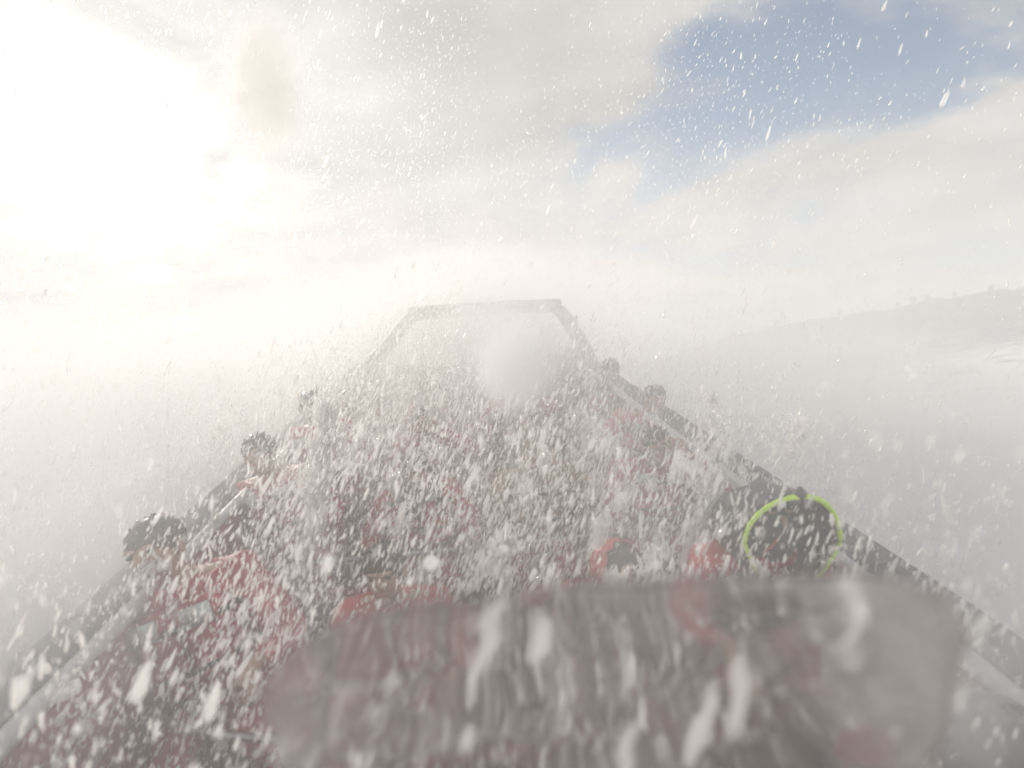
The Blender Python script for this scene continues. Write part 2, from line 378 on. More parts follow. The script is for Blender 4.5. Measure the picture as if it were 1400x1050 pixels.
def make_person(pose):
    """origin on the seat under the hips, facing -y. returns dict of part meshes"""
    dn = pose.get('duck', 0); hx = pose.get('turn', 0)
    hip = V(0,0,.10); waist = V(0,-.02-.03*dn,.27); chest = V(0,-.05-.12*dn,.42-.02*dn); neck = V(0,-.07-.22*dn,.565-.06*dn)
    head = V(hx*.04,-.10-.30*dn,.71-.12*dn)
    fwd = Matrix.Rotation(R(-12-45*dn), 3, 'X') ; yaw = Matrix.Rotation(R(hx*40), 3, 'Z'); HR = yaw@fwd
    P = {}
    nodes = [(hip,(.17,.13)),(waist,(.155,.115)),(chest,(.175,.12)),(neck,.058)]
    # neck and head
    nodes += [(neck.lerp(head,.45),.055),(head+HR@V(0,0,-.03),(.066,.085)),(head+HR@V(0,.005,.035),(.076,.094)),(head+HR@V(0,.01,.085),(.055,.07))]
    edges = [(0,1),(1,2),(2,3),(3,4),(4,5),(5,6),(6,7)]
    hands = []; sl = []; arms = pose['arms']
    coat_edges = []
    for s in (-1, 1):
        sh = chest + V(s*.185, 0, .075); kind = arms[0 if s < 0 else 1]
        if kind == 'grip': wr = V(s*.25, -.41, .335); el = V(s*.31, -.19-.05*dn, .26)
        elif kind == 'up': wr = head + V(s*.10, -.16, .02); el = V(s*.36, -.30, .48)
        elif kind == 'wave': wr = V(s*.34, -.12, .98); el = V(s*.38, -.14, .70)
        else: wr = V(s*.12, -.33, .30); el = V(s*.30, -.12, .24)
        i0 = len(nodes); nodes += [(sh,.062),(sh.lerp(el,.5),.052),(el,.044),(el.lerp(wr,.5),.038),(wr,.027)]
        edges += [(2,i0),(i0,i0+1),(i0+1,i0+2),(i0+2,i0+3),(i0+3,i0+4)]
        d = (wr-el).normalized()
        if kind == 'grip': hd = V(0,-.4,-.1).normalized(); pal = V(0,0,-1)      # palm down on the rail
        elif kind == 'up': hd = (head+V(0,-.12,.10)-wr).normalized(); pal = V(-s*.2,1,0).normalized()
        else: hd = d; pal = V(-s,.0,0)
        side = hd.cross(pal).normalized(); pal = side.cross(hd).normalized()
        palm = wr + hd*.055; i1 = len(nodes); nodes += [(wr+hd*.03,(.034,.018)),(wr+hd*.075,(.038,.017))]
        edges += [(i0+4,i1),(i1,i1+1)]
        hands.append((wr, hd, pal, side, kind, s))
        sl.append((sh, el, wr))
    # legs
    for s in (-1, 1):
        i0 = len(nodes); kn = V(s*.15,-.36,.08); an = V(s*.14,-.30,-.33)
        nodes += [(V(s*.10,-.04,.09),.088),(V(s*.13,-.2,.09),.078),(kn,.060),(kn.lerp(an,.5),.052),(an,.038),(an+V(0,-.12,-.055),(.038,.026)),(an+V(0,-.2,-.065),(.036,.02))]
        edges += [(0,i0)]+[(i0+k,i0+k+1) for k in range(6)]
    chains = [(nodes, edges, 0)]
    for wr, hd, pal, side, kind, s in hands:
        curl = {'grip':1.0,'up':.45,'wave':.2}.get(kind, .6)
        for f, (off, ln) in enumerate(zip((-.030,-.010,.010,.030), (.070,.078,.073,.058))):
            p0 = wr + hd*.07 + side*off; a = 0; fn = [(p0,.0095)]; dcur = hd.copy()
            for k, seg in enumerate((.45,.32,.28)):
                a += curl*(.75 if k == 0 else .95)*(1+.07*math.sin(f*2.1+s)); dcur = hd*math.cos(a)+pal*math.sin(a)
                p0 = p0 + dcur*ln*seg; fn.append((p0, (.009,.008,.007)[k]))
            chains.append((fn, [(0,1),(1,2),(2,3)], 0))
        p0 = wr + hd*.025 - side*.026*s; fn = [(p0,.012)]
        for k, (dd, q) in enumerate(((-side*s*.7+hd*.6+pal*.3,.033),(hd*.7+pal*.7,.028),(hd*.5+pal*.8+side*s*.2,.02))):
            p0 = p0 + dd.normalized()*q; fn.append((p0,(.011,.0095,.008)[k]))
        chains.append((fn, [(0,1),(1,2),(2,3)], 0))
    bm = skin_mesh(chains, 2)
    # facial relief: nose, brow, chin, ears
    def hp(x, y, z): return head + HR@V(x, y, z)
    ellips(bm, hp(0,-.098,.0), (.013,.018,.024), HR); ellips(bm, hp(0,-.07,-.075), (.03,.026,.02), HR)
    for s in (-1,1): ellips(bm, hp(s*.079,.008,.0), (.01,.018,.03), HR); ellips(bm, hp(s*.03,-.085,.034), (.02,.008,.006), HR)
    P['body'] = bm
    for s in (-1,1):
        bm = bmesh.new(); ellips(bm, hp(s*.031,-.084,.016), (.012,.008,.007), HR, 2); P['eye|%d' % s] = bm
    bm = bmesh.new(); ellips(bm, hp(0,-.091,-.043), (.024,.008,.007 if not pose.get('shout') else .018), HR); P['mouth'] = bm
    # hair: cap of overlapping locks
    hb = bmesh.new(); rnd = random.Random(pose['seed'])
    ellips(hb, hp(0,.022,.045), (.086,.098,.085), HR, 3)
    for v in hb.verts:
        l = HR.transposed()@(v.co-head)
        v.co += (v.co-hp(0,.02,.04)).normalized()*(.010*noise.noise(v.co*38)+.004*noise.noise(v.co*90))
    nl = 46 + 60*pose.get('long', 0) if not pose.get('hood') else 0
    for k in range(int(nl)):
        th = rnd.uniform(0,6.28); ph = rnd.uniform(.0,1.1); d = V(math.cos(th)*math.sin(ph), .25+math.sin(th)*math.sin(ph), math.cos(ph)).normalized()
        a = hp(d.x*.083, .022+d.y*.09, .045+d.z*.08); sp = HR@V(rnd.gauss(0,.7), rnd.gauss(0,.7), rnd.uniform(-.9,.3))
        ln = rnd.uniform(.010,.024)
        tube(hb, [a - d*.005, a+(HR@d)*ln*.5, a+(HR@d)*ln*.8+sp*ln*.5], .004, 4, radii=[.006,.004,.0008])
    if pose.get('long'):
        for k in range(40):
            th = rnd.uniform(-.3, math.pi+.3); a = hp(math.cos(th)*.082, .02+math.sin(th)*.085, .03)
            tube(hb, [a, hp(math.cos(th)*.095, .03+math.sin(th)*.09, -.06), hp(math.cos(th)*.1+rnd.gauss(0,.012), .035+math.sin(th)*.1, -.17-rnd.random()*.05)], .01, 5, radii=[.014,.016,.004])
    P['hair'] = hb
    # jacket: torso and sleeves following the body
    nodes = [(V(0,0,.06),(.205,.165)),(waist,(.195,.15)),(chest,(.21,.15)),(neck+V(0,.01,-.015),(.095,.09)),(neck+V(0,.01,.02),(.088,.085))]
    edges = [(0,1),(1,2),(2,3),(3,4)]
    for sh, el, wr in sl:
        i0 = len(nodes); nodes += [(sh+V(0,0,.005),.084),(sh.lerp(el,.5),.074),(el,.064),(el.lerp(wr,.55),.054),(wr+(el-wr).normalized()*.02,.040)]
        edges += [(2,i0)]+[(i0+k,i0+k+1) for k in range(4)]
    bm = skin_mesh([(nodes, edges, 0)], 2)
    for v in bm.verts: v.co += v.normal*(.008*noise.noise(v.co*16) + .004*noise.noise(v.co*45))
    P['jacket'] = bm
    # life vest: two front panels and a back panel
    tl = Matrix.Rotation(R(-8-32*dn), 3, 'X')
    cc = waist.lerp(chest, .62)
    for key, (x0,x1,y0,y1,z0,z1) in (('front_panel|0',(-.165,-.008,-.225,-.135,-.17,.13)),('front_panel|1',(.008,.165,-.225,-.135,-.17,.13)),('life_vest',(-.165,.165,.13,.20,-.17,.14))):
        vb = bmesh.new(); box(vb, x0,x1,y0,y1,z0,z1)
        bmesh.ops.bevel(vb, geom=vb.edges[:], offset=.028, segments=3, affect='EDGES')
        bmesh.ops.subdivide_edges(vb, edges=[e for e in vb.edges if e.calc_length() > .08], cuts=3, use_grid_fill=True)
        for v in vb.verts:
            v.co.y += 1.6*v.co.x*v.co.x*(1 if v.co.y < 0 else -1); v.co = cc + tl@v.co
        P[key] = vb
    for z in (-.09, .06):
        bm = bmesh.new()
        loop = [cc + tl@V(.245*math.cos(a)*(1 if abs(math.cos(a))<.7 else .93), .215*math.sin(a)*(1.0 if math.sin(a) > 0 else 1.03)+.0, z) for a in [2*math.pi*k/28 for k in range(29)]]
        tube(bm, loop, .012, 6); P['strap|%g' % z] = bm
    for s in (-1, 1):
        bm = bmesh.new(); box(bm, s*.088-.05, s*.088+.05, -.006, .004, -.034, .034)
        for v in bm.verts: v.co = cc + tl@(v.co + V(0,-.222,.085))
        P['reflective_patch|%d' % s] = bm
    # trousers
    nodes = [(hip+V(0,0,-.01),(.185,.14))]; edges = []
    for s in (-1,1):
        kn = V(s*.15,-.36,.085); an = V(s*.14,-.30,-.30); i0 = len(nodes)
        nodes += [(V(s*.11,-.06,.085),.108),(V(s*.13,-.2,.088),.098),(kn,.078),(kn.lerp(an,.5),.07),(an,.06)]
        edges += [(0,i0)]+[(i0+k,i0+k+1) for k in range(4)]
    bm = skin_mesh([(nodes, edges, 0)], 2)
    for v in bm.verts: v.co += v.normal*.006*noise.noise(v.co*20)
    P['trousers'] = bm
    if pose.get('hood'):
        hb2 = bmesh.new(); ellips(hb2, hp(0,.03,.02), (.112,.125,.135), HR, 3)
        for v in hb2.verts[:]:
            l = HR.transposed()@(v.co-head)
            if l.y < -.055 and -.10 < l.z < .12: hb2.verts.remove(v)
        for v in hb2.verts: v.co += V(1,1,1)*.006*noise.noise(v.co*25)
        P['hood'] = hb2
    res = {}
    for k, b in P.items():
        bmesh.ops.recalc_face_normals(b, faces=b.faces[:])
        m = bpy.data.meshes.new(k.split('|')[0]); b.to_mesh(m); b.free(); m.polygons.foreach_set('use_smooth', [True]*len(m.polygons)); m.materials.append(None); res[k] = m
    return res
POSES = [make_person(dict(seed=1, arms=('grip','grip'), duck=.1, turn=0)),
         make_person(dict(seed=2, arms=('grip','grip'), duck=.55, turn=.4, long=1)),
         make_person(dict(seed=3, arms=('grip','up'), duck=.3, turn=-.3, shout=1)),
         make_person(dict(seed=4, arms=('up','grip'), duck=.45, turn=.6, hood=1)),
         make_person(dict(seed=5, arms=('wave','grip'), duck=0.0, turn=.2, shout=1)),
         make_person(dict(seed=6, arms=('grip','grip'), duck=1.05, turn=-.2))]
def person(row, x, pose, jacket, vest, hair, label, lean=0, skin='skin', scale=1.0, dy=0, dz=0, trousers='maroon', yaw=0):
    y = ROWS[row] + dy
    mw = B @ Matrix.Translation((x, y, SEATZ+dz)) @ Matrix.Rotation(R(lean), 4, 'Y') @ Matrix.Rotation(R(yaw), 4, 'Z') @ Matrix.Scale(scale, 4)
    global PMW; PMW = mw
    e = empty('person', mw); tag(e, label, 'person', 'riders seated in the boat')
    col = dict(body=skin, eye='eye', mouth='lip', hair=hair, jacket=jacket, life_vest=vest, front_panel=vest, strap='strap', reflective_patch='patch', trousers=trousers, hood=jacket)
    obs = {}
    for k, me_ in sorted(POSES[pose].items(), key=lambda kv: kv[0] != 'life_vest'):
        nm = k.split('|')[0]; o = bpy.data.objects.new(nm, me_); COL.objects.link(o)
        o.parent = obs['life_vest'] if nm in ('strap','reflective_patch','front_panel') else e
        o.material_slots[0].link = 'OBJECT'; o.material_slots[0].material = MT[col[nm]]; obs[nm] = o
    return e
# row 0 (nearest, mostly under the lower edge)
person(0,-1.08,1,'navy','grey','hair_dark','nearest rider at the lower left corner in dark navy jacket, head down', -6)
person(0,-.36,3,'maroon','maroon','hair_dark','nearest rider left of centre in maroon hooded jacket, bent behind a splash', 0, dz=-.06)
person(0,.36,1,'navy','grey','hair_dark','nearest rider right of centre with dark hair and grey life vest', 0, dz=-.05)
person(0,1.06,3,'grey','maroon','hair_dark','nearest rider at the lower right corner in grey jacket by the gunwale', 4, dz=-.05)
# row 1
person(1,-1.06,0,'maroon','maroon','hair_grey','rider with spiky wet greyish hair at the left gunwale, hands on steel rail', -15, yaw=6, trousers='maroon', scale=1.1, dz=.03)
person(1,-.40,0,'red','maroon','hair_dark','rider in red jacket second from left in second row, hidden by mist', -2, dz=-.12, trousers='maroon')
person(1,.48,3,'red','navy','hair_dark','rider in red hooded jacket and dark life vest in the middle of second row', 2, dz=-.12)
# row 2
person(2,-1.08,0,'maroon','maroon','hair_dark','rider in maroon jacket and vest at left gunwale, third row', -12, dz=.12)
person(2,-.36,1,'red','red','hair_dark','long haired rider in red bending low, third row left of centre', 0)
person(2,.30,2,'tan','tan','hair_fair','fair haired rider in tan jacket shielding the face, middle of third row', 2)
person(2,1.0,2,'maroon','maroon','hair_dark','rider in maroon jacket and maroon life vest right side of third row', 4)
# row 3
person(3,-1.08,0,'maroon','maroon','hair_dark','rider in maroon jacket sitting tall at left gunwale of the fourth row', -7, dz=.16)
person(3,-.38,2,'maroon','maroon','hair_dark','dark haired rider in maroon shielding the face, fourth row left of centre', 0)
person(3,.34,1,'navy','grey','hair_dark','long haired rider in navy with grey life vest, fourth row right of centre', 0)
person(3,1.12,0,'red','maroon','hair_grey','grey haired rider in red leaning out over the right gunwale', 20, dz=.05)
# row 4
person(4,-1.05,2,'tan','red','hair_dark','rider in tan jacket with red life vest at left end of back row', -3)
person(4,-.36,0,'red','maroon','hair_dark','rider in red jacket below the arch, back row left of centre', 0)
person(4,.36,2,'maroon','grey','hair_fair','fair haired rider with grey life vest, back row right of centre', 0)
person(4,1.14,0,'navy','maroon','hair_dark','dark haired rider in navy leaning at right end of back row by the arch', 12, dz=.08)

# the rider ducking inside a big dark hood with a lime edge (second row, right)
e = person(1,1.0,0,'red','navy','hair_dark','rider half risen inside a big dark hood with bright lime green edge, by right gunwale', 0, dz=.13, dy=-.27)
for o in list(e.children):
    if o.name.startswith('hair'): bpy.data.objects.remove(o)
PMH = PMW
hr = (B3.transposed() @ (M @ ray(1083, 742))); hc = CAML + hr*((1.45)/hr.y)      # centre of the hood opening in boat coordinates

vd = (CAML - hc).normalized()
HX = Vector((1,0,-.08)).normalized(); HZ = (Vector((0,0,1)) - vd*vd.z*.35).normalized(); HX = (HX-HZ*HX.dot(HZ)).normalized(); HN = HZ.cross(HX).normalized()   # HN points away from the camera
def rim(a):
    ca, sa = math.cos(a), math.sin(a); rx = .168; rz = .168 if sa > 0 else .225
    sq = (1-.08*math.sin(2*a)); return hc + HX*(rx*ca*sq*(1 if sa > 0 else 1-.45*abs(sa))) + HZ*(rz*sa) + HN*(-.03*sa)
bm = bmesh.new(); rings = []; n = 48
for k, (s, dpt) in enumerate([(1.0,0),(1.04,.04),(1.05,.10),(1.0,.2),(.85,.29),(.55,.36),(.15,.38)]):
    ring = []
    for i in range(n):
        a = 2*math.pi*i/n; q = rim(a); q = hc + (q-hc)*s + HN*dpt + Vector((0,0,-.10*dpt))
        q += Vector((1,1,1))*.012*noise.noise(q*9+Vector((0,0,k)))*(k > 0)
        ring.append(bm.verts.new(q))
    rings.append(ring)
for r0, r1 in zip(rings, rings[1:]):
    for i in range(n): bm.faces.new((r0[i], r0[(i+1)%n], r1[(i+1)%n], r1[i]))
bm.faces.new(rings[-1])
bmesh.ops.recalc_face_normals(bm, faces=bm.faces[:])
inv = (B.inverted() @ PMH).inverted()
def in_person(name, bm, m):
    bm.transform(inv); return bm_obj(name, bm, m, e)
hood = in_person('hood', bm, MT['navy'])
so = hood.modifiers.new('thick', 'SOLIDIFY'); so.thickness = .006
bm = bmesh.new(); pts = [rim(math.radians(a)) for a in range(-52, 211, 4)]
pts = [q - HN*.004 for q in pts]; tube(bm, pts, .0055, 8, radii=[.004+.005*math.sin(math.pi*i/(len(pts)-1))**.5*(1+.15*math.sin(i*1.7)) for i in range(len(pts))])
bm.transform(inv); bm_obj('edge_piping', bm, MT['lime'], hood)
bm = bmesh.new(); q = rim(math.pi/2+.05)
ellips(bm, q+HZ*.008, (.022,.02,.017)); ellips(bm, q+HZ*.022, (.010,.011,.012)); tube(bm, [q, q-HZ*.02], .008, 8)
bm.transform(inv); bm_obj('cord_toggle', bm, MT['grey'], hood)
bm = bmesh.new(); q = hc+HX*(-.06)+HZ*(.02)-HN*.01
tube(bm, smooth_path([q, q+V(-.02,0,-.03), q+V(-.035,.01,-.05), q+V(-.04,.01,-.085)], 5), .004, 6); bm.transform(inv); bm_obj('whistle_cord', bm, MT['red'], hood)

bm = bmesh.new(); hl = PMH.copy(); hc2 = (B.inverted() @ PMH) @ Vector((0,-.135,.665))  # dark shell added over the face to put shade inside the hood
ellips(bm, hc2, (.095,.115,.125), None, 3)
for v in bm.verts: v.co += Vector((1,1,1))*.006*noise.noise(v.co*22)
bm.transform(inv); bm_obj('hood_shade', bm, MT['navy'], e)
# ------------------------------------------------------------------ spray
def spray_mat(name, a, tr, rough=.35):
    m = bpy.data.materials.new(name); m.use_nodes = True; t = m.node_tree; t.nodes.clear()
    o = t.nodes.new('ShaderNodeOutputMaterial')
    d = t.nodes.new('ShaderNodeBsdfDiffuse'); d.inputs[0].default_value = (*a, 1)
    s = t.nodes.new('ShaderNodeBsdfTranslucent'); s.inputs[0].default_value = (*a, 1)
    g = t.nodes.new('ShaderNodeBsdfGlossy'); g.inputs['Roughness'].default_value = .15; g.inputs[0].default_value = (1,1,1,1)
    m1 = t.nodes.new('ShaderNodeMixShader'); m1.inputs[0].default_value = .65; t.links.new(d.outputs[0], m1.inputs[1]); t.links.new(s.outputs[0], m1.inputs[2])
    m2 = t.nodes.new('ShaderNodeMixShader'); m2.inputs[0].default_value = .1; t.links.new(m1.outputs[0], m2.inputs[1]); t.links.new(g.outputs[0], m2.inputs[2])
    rf = t.nodes.new('ShaderNodeBsdfRefraction'); rf.inputs['IOR'].default_value = 1.15; rf.inputs['Roughness'].default_value = .35
    mr_ = t.nodes.new('ShaderNodeMixShader'); mr_.inputs[0].default_value = .15; t.links.new(m2.outputs[0], mr_.inputs[1]); t.links.new(rf.outputs[0], mr_.inputs[2]); m2 = mr_
    tp = t.nodes.new('ShaderNodeBsdfTransparent'); m3 = t.nodes.new('ShaderNodeMixShader'); m3.inputs[0].default_value = tr
    t.links.new(m2.outputs[0], m3.inputs[1]); t.links.new(tp.outputs[0], m3.inputs[2]); t.links.new(m3.outputs[0], o.inputs['Surface'])
    return m
SPR = spray_mat('spray_water', (.985,.975,.955), .3)
def template(kind, rs):
    """unit blob, long axis z"""
    if kind == 'lo':
        pass
    bm = bmesh.new(); bmesh.ops.create_icosphere(bm, subdivisions={'lo':1,'mid':2}.get(kind, 3), radius=1)
    bm.verts.ensure_lookup_table(); v = np.array([list(x.co) for x in bm.verts]); bm.faces.ensure_lookup_table(); f = np.array([[x.index for x in p.verts] for p in bm.faces]); bm.free()
    o = np.array([[noise.noise(Vector(q)*1.3+Vector((rs*7,0,0))) for q in v]]).T
    v = v*(1+.3*o); v[:, 0:2] *= (1-.35*v[:, 2:3]*np.sign(math.sin(rs)))     # teardrop
    return v, f
def make_drops(name, pos, wid, ln, direction, kinds, m, parent=None, spread=.15):
    """pos Nx3 (boat coords), wid/ln N; one mesh"""
    n = len(pos); d = np.asarray(direction, float); d = np.broadcast_to(d, (n, 3)) + rng.normal(0, spread, (n, 3))
    d /= np.linalg.norm(d, axis=1, keepdims=True)
    u = np.cross(d, rng.normal(0, 1, (n, 3))); u /= np.linalg.norm(u, axis=1, keepdims=True); w2 = np.cross(d, u)
    AV, AF, base = [], [], 0; tid = rng.integers(0, len(kinds), n)
    for k, (tv, tf) in enumerate(kinds):
        ix = np.where(tid == k)[0]
        if not len(ix): continue
        asp = rng.uniform(.6, 1.4, len(ix))
        vv = (pos[ix][:, None, :] + tv[None, :, 0:1]*(u[ix]*(wid[ix]*asp)[:, None])[:, None, :] + tv[None, :, 1:2]*(w2[ix]*wid[ix][:, None])[:, None, :] + tv[None, :, 2:3]*(d[ix]*ln[ix][:, None])[:, None, :])
        AV.append(vv.reshape(-1, 3)); AF.append((tf[None] + (np.arange(len(ix))*len(tv))[:, None, None] + base).reshape(-1, 3)); base += len(ix)*len(tv)
    Vv = np.concatenate(AV); Ff = np.concatenate(AF)
    me_ = bpy.data.meshes.new(name); me_.vertices.add(len(Vv)); me_.vertices.foreach_set('co', Vv.ravel().astype(np.float32))
    me_.loops.add(len(Ff)*3); me_.loops.foreach_set('vertex_index', Ff.ravel().astype(np.int32))
    me_.polygons.add(len(Ff)); me_.polygons.foreach_set('loop_start', np.arange(len(Ff), dtype=np.int32)*3); me_.polygons.foreach_set('loop_total', np.full(len(Ff), 3, np.int32))
    me_.polygons.foreach_set('use_smooth', np.ones(len(Ff), bool)); me_.update(); me_.materials.append(m)
    o = bpy.data.objects.new(name, me_); COL.objects.link(o); o.matrix_world = B
    return o
def clump(P, f, seed, thr, soft=.1):
    vals = np.array([noise.noise(Vector((p[0]*f+seed, p[1]*f*.8, p[2]*f*.5))) for p in P]); return rng.random(len(P)) < np.clip((vals-thr)/soft, 0, 1)
LO = [template('lo', k) for k in (1,2,3,4)]; MID = [template('mid', k) for k in range(1, 5)]; HI = [template('hi', k) for k in range(5, 9)]
DIR = (.42, .25, 1)
# 1: fine streaks filling the air over the whole boat
n = 235000
P = np.c_[rng.normal(-.28, .92, n), 1.1 + 5.2*rng.random(n)**.8, rng.uniform(-.55, 1.0, n)]
P = P[(P[:, 0] < 1.55) & (P[:, 2] < .2 + .5*np.clip(1-np.abs(P[:, 0])/1.9, 0, 1) + rng.exponential(.16, len(P)))]
P = P[clump(P, 2.6, 3, -.12, .3)]
s = rng.lognormal(0, .45, len(P))
tag(make_drops('spray_streaks', P, .0022*s, .0078*s*rng.uniform(.5,2.0,len(P)), DIR, LO, SPR, spread=.17),
    'fine white spray streaks flying over the riders and boat', 'spray', kind='stuff')
n = 80000
P = np.c_[rng.normal(-.1, 1.1, n), rng.uniform(2.6, 6.6, n), rng.uniform(-.3, 1.15, n)]
P = P[(P[:, 2] < .95 - .35*np.abs(P[:, 0]) + rng.normal(0, .12, len(P))) & (P[:, 0] < 1.7)]
P = P[clump(P, 1.6, 91, -.25, .3)]; s = rng.lognormal(0, .4, len(P))
tag(make_drops('spray_veil', P, .0019*s, .0085*s*rng.uniform(.5,1.8,len(P)), DIR, LO, SPR, spread=.14),
    'dense veil of very fine spray hanging round the stern arch', 'spray', kind='stuff')
# 2: medium drops and torn sheets nearer the camera
n = 62000
P = np.c_[rng.uniform(-1.6, 1.5, n), rng.uniform(.55, 3.2, n), rng.uniform(-.5, .7, n)]
P = P[P[:, 2] < .72 - .12*P[:, 1]]
P = P[clump(P, 2.9, 31, -.08, .25)]
s = rng.lognormal(0, .5, len(P))
tag(make_drops('spray_drops', P, .0017*s, .0046*s*rng.uniform(.7,2.4,len(P)), (.36,.2,1), MID, SPR, spread=.18),
    'rounder white drops of spray close over the front riders', 'spray', kind='stuff')
# 3: lumps of torn water: clusters
def cluster(c, r, n, wid, dirn, stretch=2.5):
    q = rng.normal(0, 1, (n, 3))*np.array(r); d = np.array(dirn)/np.linalg.norm(dirn)
    q += d*(rng.normal(0, 1, (n, 1))*r[2]*stretch); return np.array(c)+q
PP, WW, LL = [], [], []
for k in range(130):
    y = rng.uniform(.8, 4.5); c = (rng.uniform(-1.5, 1.45), y, rng.uniform(-.45, .45))
    rad = rng.uniform(.010, .030); m_ = int(rng.integers(60, 160)); q = cluster(c, (rad,)*3, m_, 0, (.35,.2,1), 1.5)
    PP.append(q); ww = rng.lognormal(0, .5, m_)*.0028; WW.append(ww); LL.append(ww*rng.uniform(1.5, 4.5, m_))
tag(make_drops('torn_water', np.concatenate(PP), np.concatenate(WW), np.concatenate(LL), (.35,.2,1), MID, SPR, spread=.3),
    'ragged white lumps of torn water thrown above the boat', 'splash', kind='stuff')
# 4: jets leaping up over the gunwales: two tall dense columns
def jet(name, a, b, r0, r1, n, label):
    a, b = np.array(a), np.array(b); t_ = rng.random(n)**.8; q = a + (b-a)*t_[:, None] + rng.normal(0, 1, (n, 3))*(r0+(r1-r0)*t_)[:, None]
    ww = rng.lognormal(0, .5, n)*.0022
    tag(make_drops(name, q, ww, ww*rng.uniform(2, 5, n), b-a, MID[:2], SPR, spread=.12), label, 'splash')
def loc(px, py, d): return tuple(Binv @ (CAM + M@(ray(px, py)*d)))
jet('water_jet', loc(425, 745, 2.4), loc(448, 545, 2.7), .03, .035, 5000, 'tall pale column of water rising left of centre over the riders')
jet('water_jet', loc(940, 785, 2.0), loc(988, 610, 2.3), .022, .022, 4000, 'tall pale column of water on the right beside the red jackets')
# 5: sparse flecks in the air all round, seen against the sky
n = 150000
P = np.c_[rng.normal(-1.2, 2.2, n), rng.uniform(1.6, 7, n), rng.uniform(-.6, 5.0, n)]
P = P[clump(P, .8, 57, -.15, .35)]
s = rng.lognormal(0, .55, len(P))
tag(make_drops('spray_flecks', P, .00145*s, .0058*s*rng.uniform(.6,1.8,len(P)), (.45,.1,1), LO, SPR, spread=.2),
    'scattered flecks of spray against the bright sky', 'spray', kind='stuff')
# 6: near drops out of focus
n = 1000
P = np.c_[rng.uniform(-.7, .8, n), rng.uniform(.25, .9, n), CAML.z - rng.uniform(.12, .8, n)]
s = rng.lognormal(0, .4, n)
tag(make_drops('near_drops', P, .0012*s, .0042*s*rng.uniform(.6, 2, n), (.4,.2,1), MID, SPR, spread=.3), 'soft round drops right in front of the viewer', 'spray', kind='stuff')

sp = [(665,905,.5,.012,.045),(412,1015,.5,.011,.028),(955,985,.45,.006,.04),(1075,830,.55,.009,.02),(640,1000,.5,.008,.014),(195,930,.75,.012,.035),(290,960,.7,.010,.03),(860,1015,.42,.005,.03),(1170,870,.5,.007,.035),(590,770,.9,.012,.014),(560,795,.8,.008,.008),(690,750,1.1,.009,.01),(740,900,.45,.008,.02),(1000,960,.4,.006,.03)]
tag(make_drops('near_splashes', np.array([loc(a, b, c) for a, b, c, d_, e_ in sp]), np.array([q[3] for q in sp])*.8, np.array([q[4] for q in sp]), (.45,.1,1), HI, SPR, spread=.12),
    'large blurred slugs of water flying close in front of the viewer', 'splash', kind='stuff')
# made-up slab standing in for the big water drop on the lens: rounded, about 35 cm wide, 4 cm thick
SM = bpy.data.materials.new('lens_water'); SM.use_nodes = True; t = SM.node_tree; t.nodes.clear()
o_ = t.nodes.new('ShaderNodeOutputMaterial'); rf = t.nodes.new('ShaderNodeBsdfRefraction'); rf.inputs['IOR'].default_value = 1.05; rf.inputs['Roughness'].default_value = .22; rf.inputs[0].default_value = (.92,.91,.91,1)
df = t.nodes.new('ShaderNodeBsdfTranslucent'); df.inputs[0].default_value = (.9,.86,.83,1); ms = t.nodes.new('ShaderNodeMixShader'); t.links.new(rf.outputs[0], ms.inputs[1]); t.links.new(df.outputs[0], ms.inputs[2])
co = t.nodes.new('ShaderNodeTexCoord'); nz = t.nodes.new('ShaderNodeTexNoise'); nz.inputs['Scale'].default_value = 9; nz.inputs['Detail'].default_value = 3; t.links.new(co.outputs['Object'], nz.inputs[0])
mr = t.nodes.new('ShaderNodeMapRange'); mr.inputs[1].default_value = .35; mr.inputs[2].default_value = .7; mr.inputs[3].default_value = .0; mr.inputs[4].default_value = .05; t.links.new(nz.outputs[0], mr.inputs[0]); t.links.new(mr.outputs[0], ms.inputs[0])
t.links.new(ms.outputs[0], o_.inputs['Surface'])
bm = bmesh.new(); bmesh.ops.create_icosphere(bm, subdivisions=5, radius=1); cw = Vector(loc(905, 1010, .26))
for v in bm.verts:
    c = v.co; f = (abs(c.x)**2.7+abs(c.z)**2.7+abs(c.y)**2+1e-9)**(-1/2.7)
    c = Vector((c.x*f, c.y*f, c.z*f)); nn = noise.noise(c*1.7)
    v.co = cw + Matrix.Rotation(R(3.5), 3, 'Y')@Vector((c.x*.195*(1+.1*nn), c.y*.022 + .025*c.x*c.x + .005*noise.noise(c*4), c.z*.086*(1+.15*noise.noise(c*2.3+Vector((5,0,0))))))
SO = bm_obj('lens_water_slab', bm, SM); SO.matrix_world = B; tag(SO, 'thick blurred slab of water added for the drop on the lens, close at the bottom of the view', 'splash')
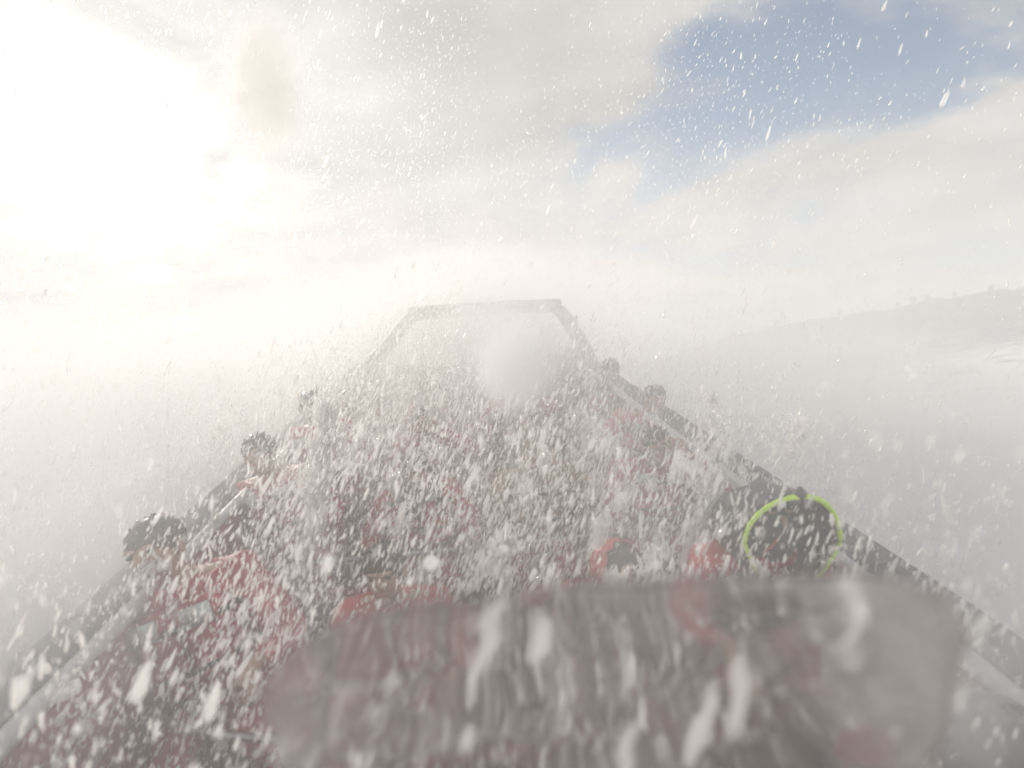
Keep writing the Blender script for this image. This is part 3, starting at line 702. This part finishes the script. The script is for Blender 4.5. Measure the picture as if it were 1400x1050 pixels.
# mist: even, over and round the boat
bm = bmesh.new(); bmesh.ops.create_icosphere(bm, subdivisions=4, radius=1)
for v in bm.verts: v.co = Vector((v.co.x*5.2, 3.2+v.co.y*6.0, -.35+v.co.z*1.95)) * (1+.06*noise.noise(v.co*1.5))
VM, t, v = volume_mat('spray_mist', .18, (1,.99,.97), .12)
co = t.nodes.new('ShaderNodeTexCoord'); mp = t.nodes.new('ShaderNodeMapping'); mp.inputs['Rotation'].default_value = (R(-12), R(-22), 0); mp.inputs['Scale'].default_value = (2.6, 1.6, .45)
t.links.new(co.outputs['Object'], mp.inputs[0]); nz = t.nodes.new('ShaderNodeTexNoise'); nz.inputs['Scale'].default_value = 1.6; nz.inputs['Detail'].default_value = 2; t.links.new(mp.outputs[0], nz.inputs[0])
mr = t.nodes.new('ShaderNodeMapRange'); mr.inputs[1].default_value = .38; mr.inputs[2].default_value = .68; mr.inputs[3].default_value = .05; mr.inputs[4].default_value = .32
t.links.new(nz.outputs[0], mr.inputs[0]); t.links.new(mr.outputs[0], v.inputs['Density'])
o = bm_obj('spray_mist', bm, VM); o.matrix_world = B; tag(o, 'even white spray mist hanging over the boat', 'mist', kind='stuff')
def puff(name, c, r, dens, label, nscale=3.0, rot=0, col=(1,.995,.985), sharp=1.0):
    bm = bmesh.new(); bmesh.ops.create_icosphere(bm, subdivisions=3, radius=1)
    m, t, v = volume_mat(name, dens, col, .05)
    co = t.nodes.new('ShaderNodeTexCoord'); ln = t.nodes.new('ShaderNodeVectorMath'); ln.operation = 'LENGTH'; t.links.new(co.outputs['Object'], ln.inputs[0])
    nz = t.nodes.new('ShaderNodeTexNoise'); nz.inputs['Scale'].default_value = nscale; nz.inputs['Detail'].default_value = 3; t.links.new(co.outputs['Object'], nz.inputs[0])
    rr = math_('ADD', ln.outputs['Value'], math_('MULTIPLY', math_('SUBTRACT', nz.outputs[0], .5, tree=t), .7, tree=t), tree=t)
    mr = t.nodes.new('ShaderNodeMapRange'); mr.interpolation_type = 'SMOOTHSTEP'; mr.inputs[1].default_value = .95; mr.inputs[2].default_value = .95-.75*sharp; mr.inputs[3].default_value = 0; mr.inputs[4].default_value = dens
    t.links.new(rr, mr.inputs[0]); t.links.new(mr.outputs[0], v.inputs['Density'])
    o = bm_obj(name, bm, m); o.matrix_world = B @ Matrix.Translation(c) @ Matrix.Rotation(R(rot), 4, 'Y') @ Matrix.Diagonal((*r, 1))
    tag(o, label, 'mist', kind='stuff'); return o
puff('mist_puff', loc(705, 440, 1.9), (.5,.30,.34), 2.6, 'wide thin veil of mist above the arch, added as halo of the lens drop')  # added veil: fades the arch and imitates the halo of the lens drop
puff('mist_puff', loc(705, 500, 1.4), (.15,.15,.17), 15, 'round pale puff in front of the arch, added for a drop on the lens', sharp=1)  # puff made up to imitate the central water drop on the lens
puff('mist_puff', (-1.65, 1.5, .0), (.62,1.8,.5), 3.2, 'low bank of mist drifting along the left gunwale')
puff('mist_puff', (1.65, .95, .0), (.5,.8,.38), 3.5, 'low bank of mist over the near end of the right gunwale')
puff('mist_puff', loc(1290, 940, .9), (.36,.2,.24), 2.2, 'grey puff of mist low at the right front of the boat', rot=8)
puff('mist_puff', (0, 5.6, .35), (1.7,.9,.75), .9, 'pale veil of mist around the stern arch')
puff('mist_puff', loc(365, 120, 1.6), (.15,.15,.30), 11, 'small greyish puff in front of the sun glare, added for a drop on the lens', rot=6, col=(.93,.91,.87))  # grey puff put in to mimic the upper left lens drop
puff('mist_puff', (-4.1, 4.0, -.4), (3.0,6.5,1.6), .55, 'broad white cloud of spray beyond the left gunwale', nscale=2, sharp=.6)
puff('mist_puff', (4.2, 4.0, -.8), (2.9,6.5,1.3), .5, 'broad white cloud of spray beyond the right gunwale', nscale=2, sharp=.6)
puff('mist_puff', (0, 10, .1), (6,3,1.8), .35, 'white cloud of spray rising behind the stern', nscale=2, sharp=.7)
